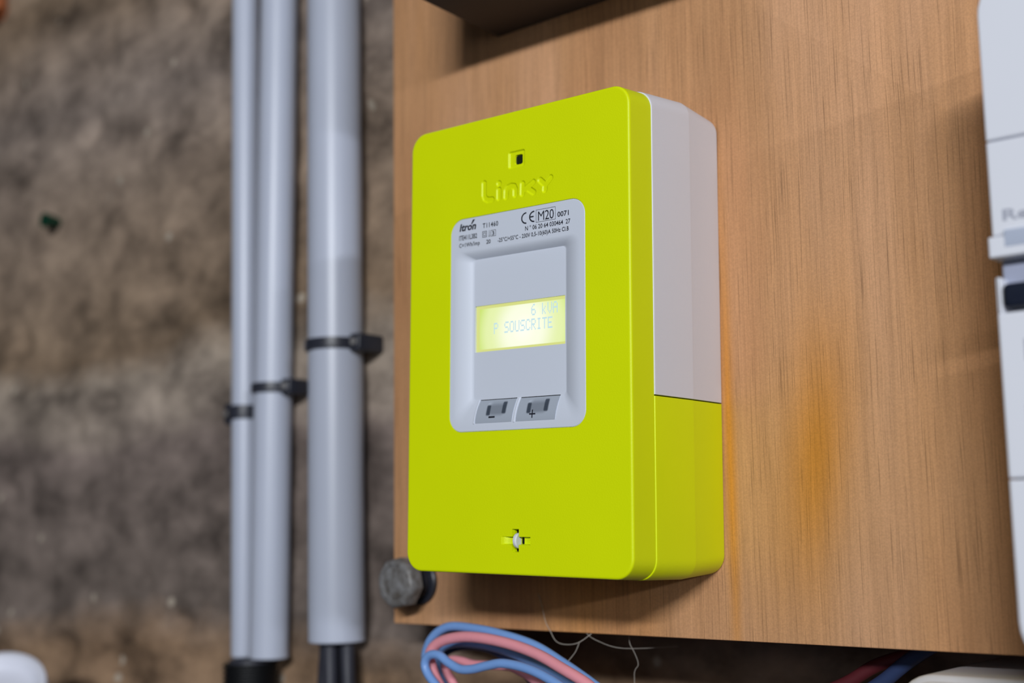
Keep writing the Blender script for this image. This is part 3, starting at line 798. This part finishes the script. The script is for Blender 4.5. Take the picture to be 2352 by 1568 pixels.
wire('navy wire running up behind the lower edge of the board', [(70, 36, -172), (98.1, 33, -155.1), (112.3, 33, -146.1), (121.2, 32, -139.4), (128.1, 31, -134.7), (141.4, 30, -126.2), (160, 29, -112)], 3.1, M_bluedark, 'dark wires behind the lower edge of the board')

# cobwebs
def web(label, pts, r=.13):
    bm = bmesh.new(); tube(bm, spline([(x + random.uniform(-.15, .15), y, z + random.uniform(-.15, .15)) for x, y, z in pts], 5), r, 6)
    return tag(build('cobweb_strand', bm, M_web), label, 'cobweb', 'cobweb strands under the meter')
web('cobweb strand hanging in a curve from below the meter', [(-45.1, -.2, -112.1), (-40.9, -3, -117.3), (-38.4, -4, -123.9), (-34.3, -5, -128.8), (-30.2, -6, -133), (-24.6, -6, -134.1), (-17.4, -6, -133.2), (-13.4, -1, -129.2)])
web('short cobweb strand hanging down from the curved strand', [(-16.9, -6, -133.3), (-19, -6, -137), (-21.7, -6, -139.7), (-24.5, -8, -143.6)])
web('faint cobweb strand in the dark gap below the board, right of the curved strand', [(-1.5, 12, -129.3), (0.3, 10, -134), (2.9, 10, -138.1), (4.6, 10, -142.9), (2.3, 10, -146.9), (2.9, 10, -158)], .1)
web('cobweb strand slanting just under the board edge', [(-17.9, 1, -129.3), (-12.9, 2, -132.4), (-0.6, 6, -135.7), (8, 38, -137)], .1)

# green wall plug
root = empty('wall_plug', (-574, 36, 166.5)); tag(root, 'small dark green plastic plug stuck in the wall at upper left', 'wall plug')
bm = bmesh.new(); lathe(bm, [(2.6, 14), (4.6, 6), (5.4, 0), (5.9, -.6), (5.9, -2.4), (3.2, -2.8), (3.0, 2), (0.01, 2.2)], (0, 0, 0), (0, 1, 0), 20)
build('sleeve', bm, M_green, root)

# ------------------------------------------------------------------ switch enclosure at the right edge
def enclosure():
    root = empty('switch_enclosure', (264, 0, -130)); tag(root, 'white switch enclosure with a dark toggle, cut off by the right edge', 'electrical box')
    off = Vector((-264, 0, 130))
    def part(name, mat, fn, parent=root, lab=None, sm=30):
        bm = bmesh.new(); fn(bm); bmesh.ops.translate(bm, verts=bm.verts, vec=off)
        o = build(name, bm, mat, parent, sm)
        if lab: o['label'] = lab
        return o
    X0, X1 = 206.3, 330.0
    part('back_box', M_device, lambda b: slab(b, X0 + 1.0, X1 - 1, -125.8, 100.4, -60, -.05, 14, 1.5))
    part('top_cover', M_device, lambda b: slab2(b, X0, X1, 43.95, 101.3, (14, 14, .4, .4)))
    mid = part('middle_cover', M_device, lambda b: slab2(b, X0, X1, 11.75, 43.45, (.4, .4, .4, .4)))
    part('flap', M_device, lambda b: slab2(b, X0 - 1.3, X1 + 1.3, 4.5, 11.55, (.6, .6, .6, .6), -70.6))
    part('switch_recess', M_recess, lambda b: box(b, X0 + .4, X1 - .4, -64.0, -59, -13.6, 4.9, .8), lab='blue-grey recess round the toggle')
    part('recess_rim', M_device, lambda b: box(b, X0 + .2, X0 + 1.9, -70.2, -60, -13.8, -2.0, .5))
    part('toggle', M_toggle, lambda b: box(b, X0 + 2.3, X1 - 30, -71.4, -63.0, -12.5, -4.3, 1.8), lab='near-black toggle bar')
    low = part('lower_cover', M_device, lambda b: slab2(b, X0, X1, -67.0, -13.7, (.6, .6, .4, .4)))
    part('bottom_cover', M_device, lambda b: slab2(b, X0, X1, -126.8, -67.5, (.4, .4, 15, 15)))
    part('embossed_block', M_paleink, lambda b: box(b, 214.2, 220.4, -70.12, -69.8, -29.9, -22.8, .1), low)
    for x in (213.3, 215.3): part('embossed_bar', M_paleink, lambda b: box(b, x, x + 1, -70.05, -69.8, -50.9, -43.8, .05), low)
    part('embossed_block', M_paleink, lambda b: box(b, 213.5, 218.1, -70.05, -69.8, -59.0, -53.8, .1), low)
    bm = text_bm('Re', 210.2, 16.3, 8.6, 4.1, bold=.03, y=-70.08); bmesh.ops.translate(bm, verts=bm.verts, vec=off)
    build('printed_text', bm, M_paleink, mid, 0, recalc=False)
    part('printed_label', M_labelgrey, lambda b: box(b, 210.5, 250, -70.75, -69.9, 7.6, 13.2, .1), lab='pale blue-grey label')
def slab2(bm, x0, x1, z0, z1, r, y0=-70.0, y1=-59.5, b=.7):
    L = [rr(x0 + b + .3, x1 - b - .3, z0 + b + .3, z1 - b - .3, tuple(max(q - b - .3, .15) for q in r), y0, 8)]
    for k in range(5):
        a = math.radians(90 * k / 4); i = b * (1 - math.sin(a))
        L.append(rr(x0 + i, x1 - i, z0 + i, z1 - i, tuple(max(q - i, .15) for q in r), y0 + b * (1 - math.cos(a)), 8))
    L.append(rr(x0, x1, z0, z1, r, y1, 8)); loft(bm, L, True, True)
enclosure()

# grey-white trunking box below the board at lower right
root = empty('junction_box', (200, 44, -170)); tag(root, 'off-white box on the wall under the board, in the bottom right corner', 'electrical box')
bm = bmesh.new(); slab(bm, -64, 110, -55, 33.2, -53.5, 56, (5, 16, 5, 5), 1.6); 
build('box_body', bm, M_offwhite, root)
bm = bmesh.new(); slab(bm, -61.5, 107.5, -52.5, 30.8, -55.6, -53.4, (4, 14, 4, 4), 1.0)
build('box_lid', bm, M_offwhite, root)

# white pot in the lower left corner
ax = Vector((0.38, -0.50, 0.78)).normalized()
O = Vector((-455.0, -60, -181.0))
root = empty('plastic_pot', O - ax * 80); tag(root, 'white plastic pot with a rimmed lid, in the bottom left corner', 'pot')
o2 = ax * 80
def pot(bm, prof): lathe(bm, prof, o2, ax, 56)
bm = bmesh.new(); pot(bm, [(0.01, -6.5), (20, -6.5), (27, -6.2), (29.5, -4.5), (31, -.6), (33, .9), (35, 1.2), (37, .6), (37.6, -1), (37.4, -7), (36.5, -7.6)])
build('lid', bm, M_jar, root, 50)
bm = bmesh.new(); pot(bm, [(36.2, -7), (37, -12), (39.5, -24), (41, -60), (41, -92), (39, -95), (0.01, -95)])
build('pot_body', bm, M_offwhite, root, 50)
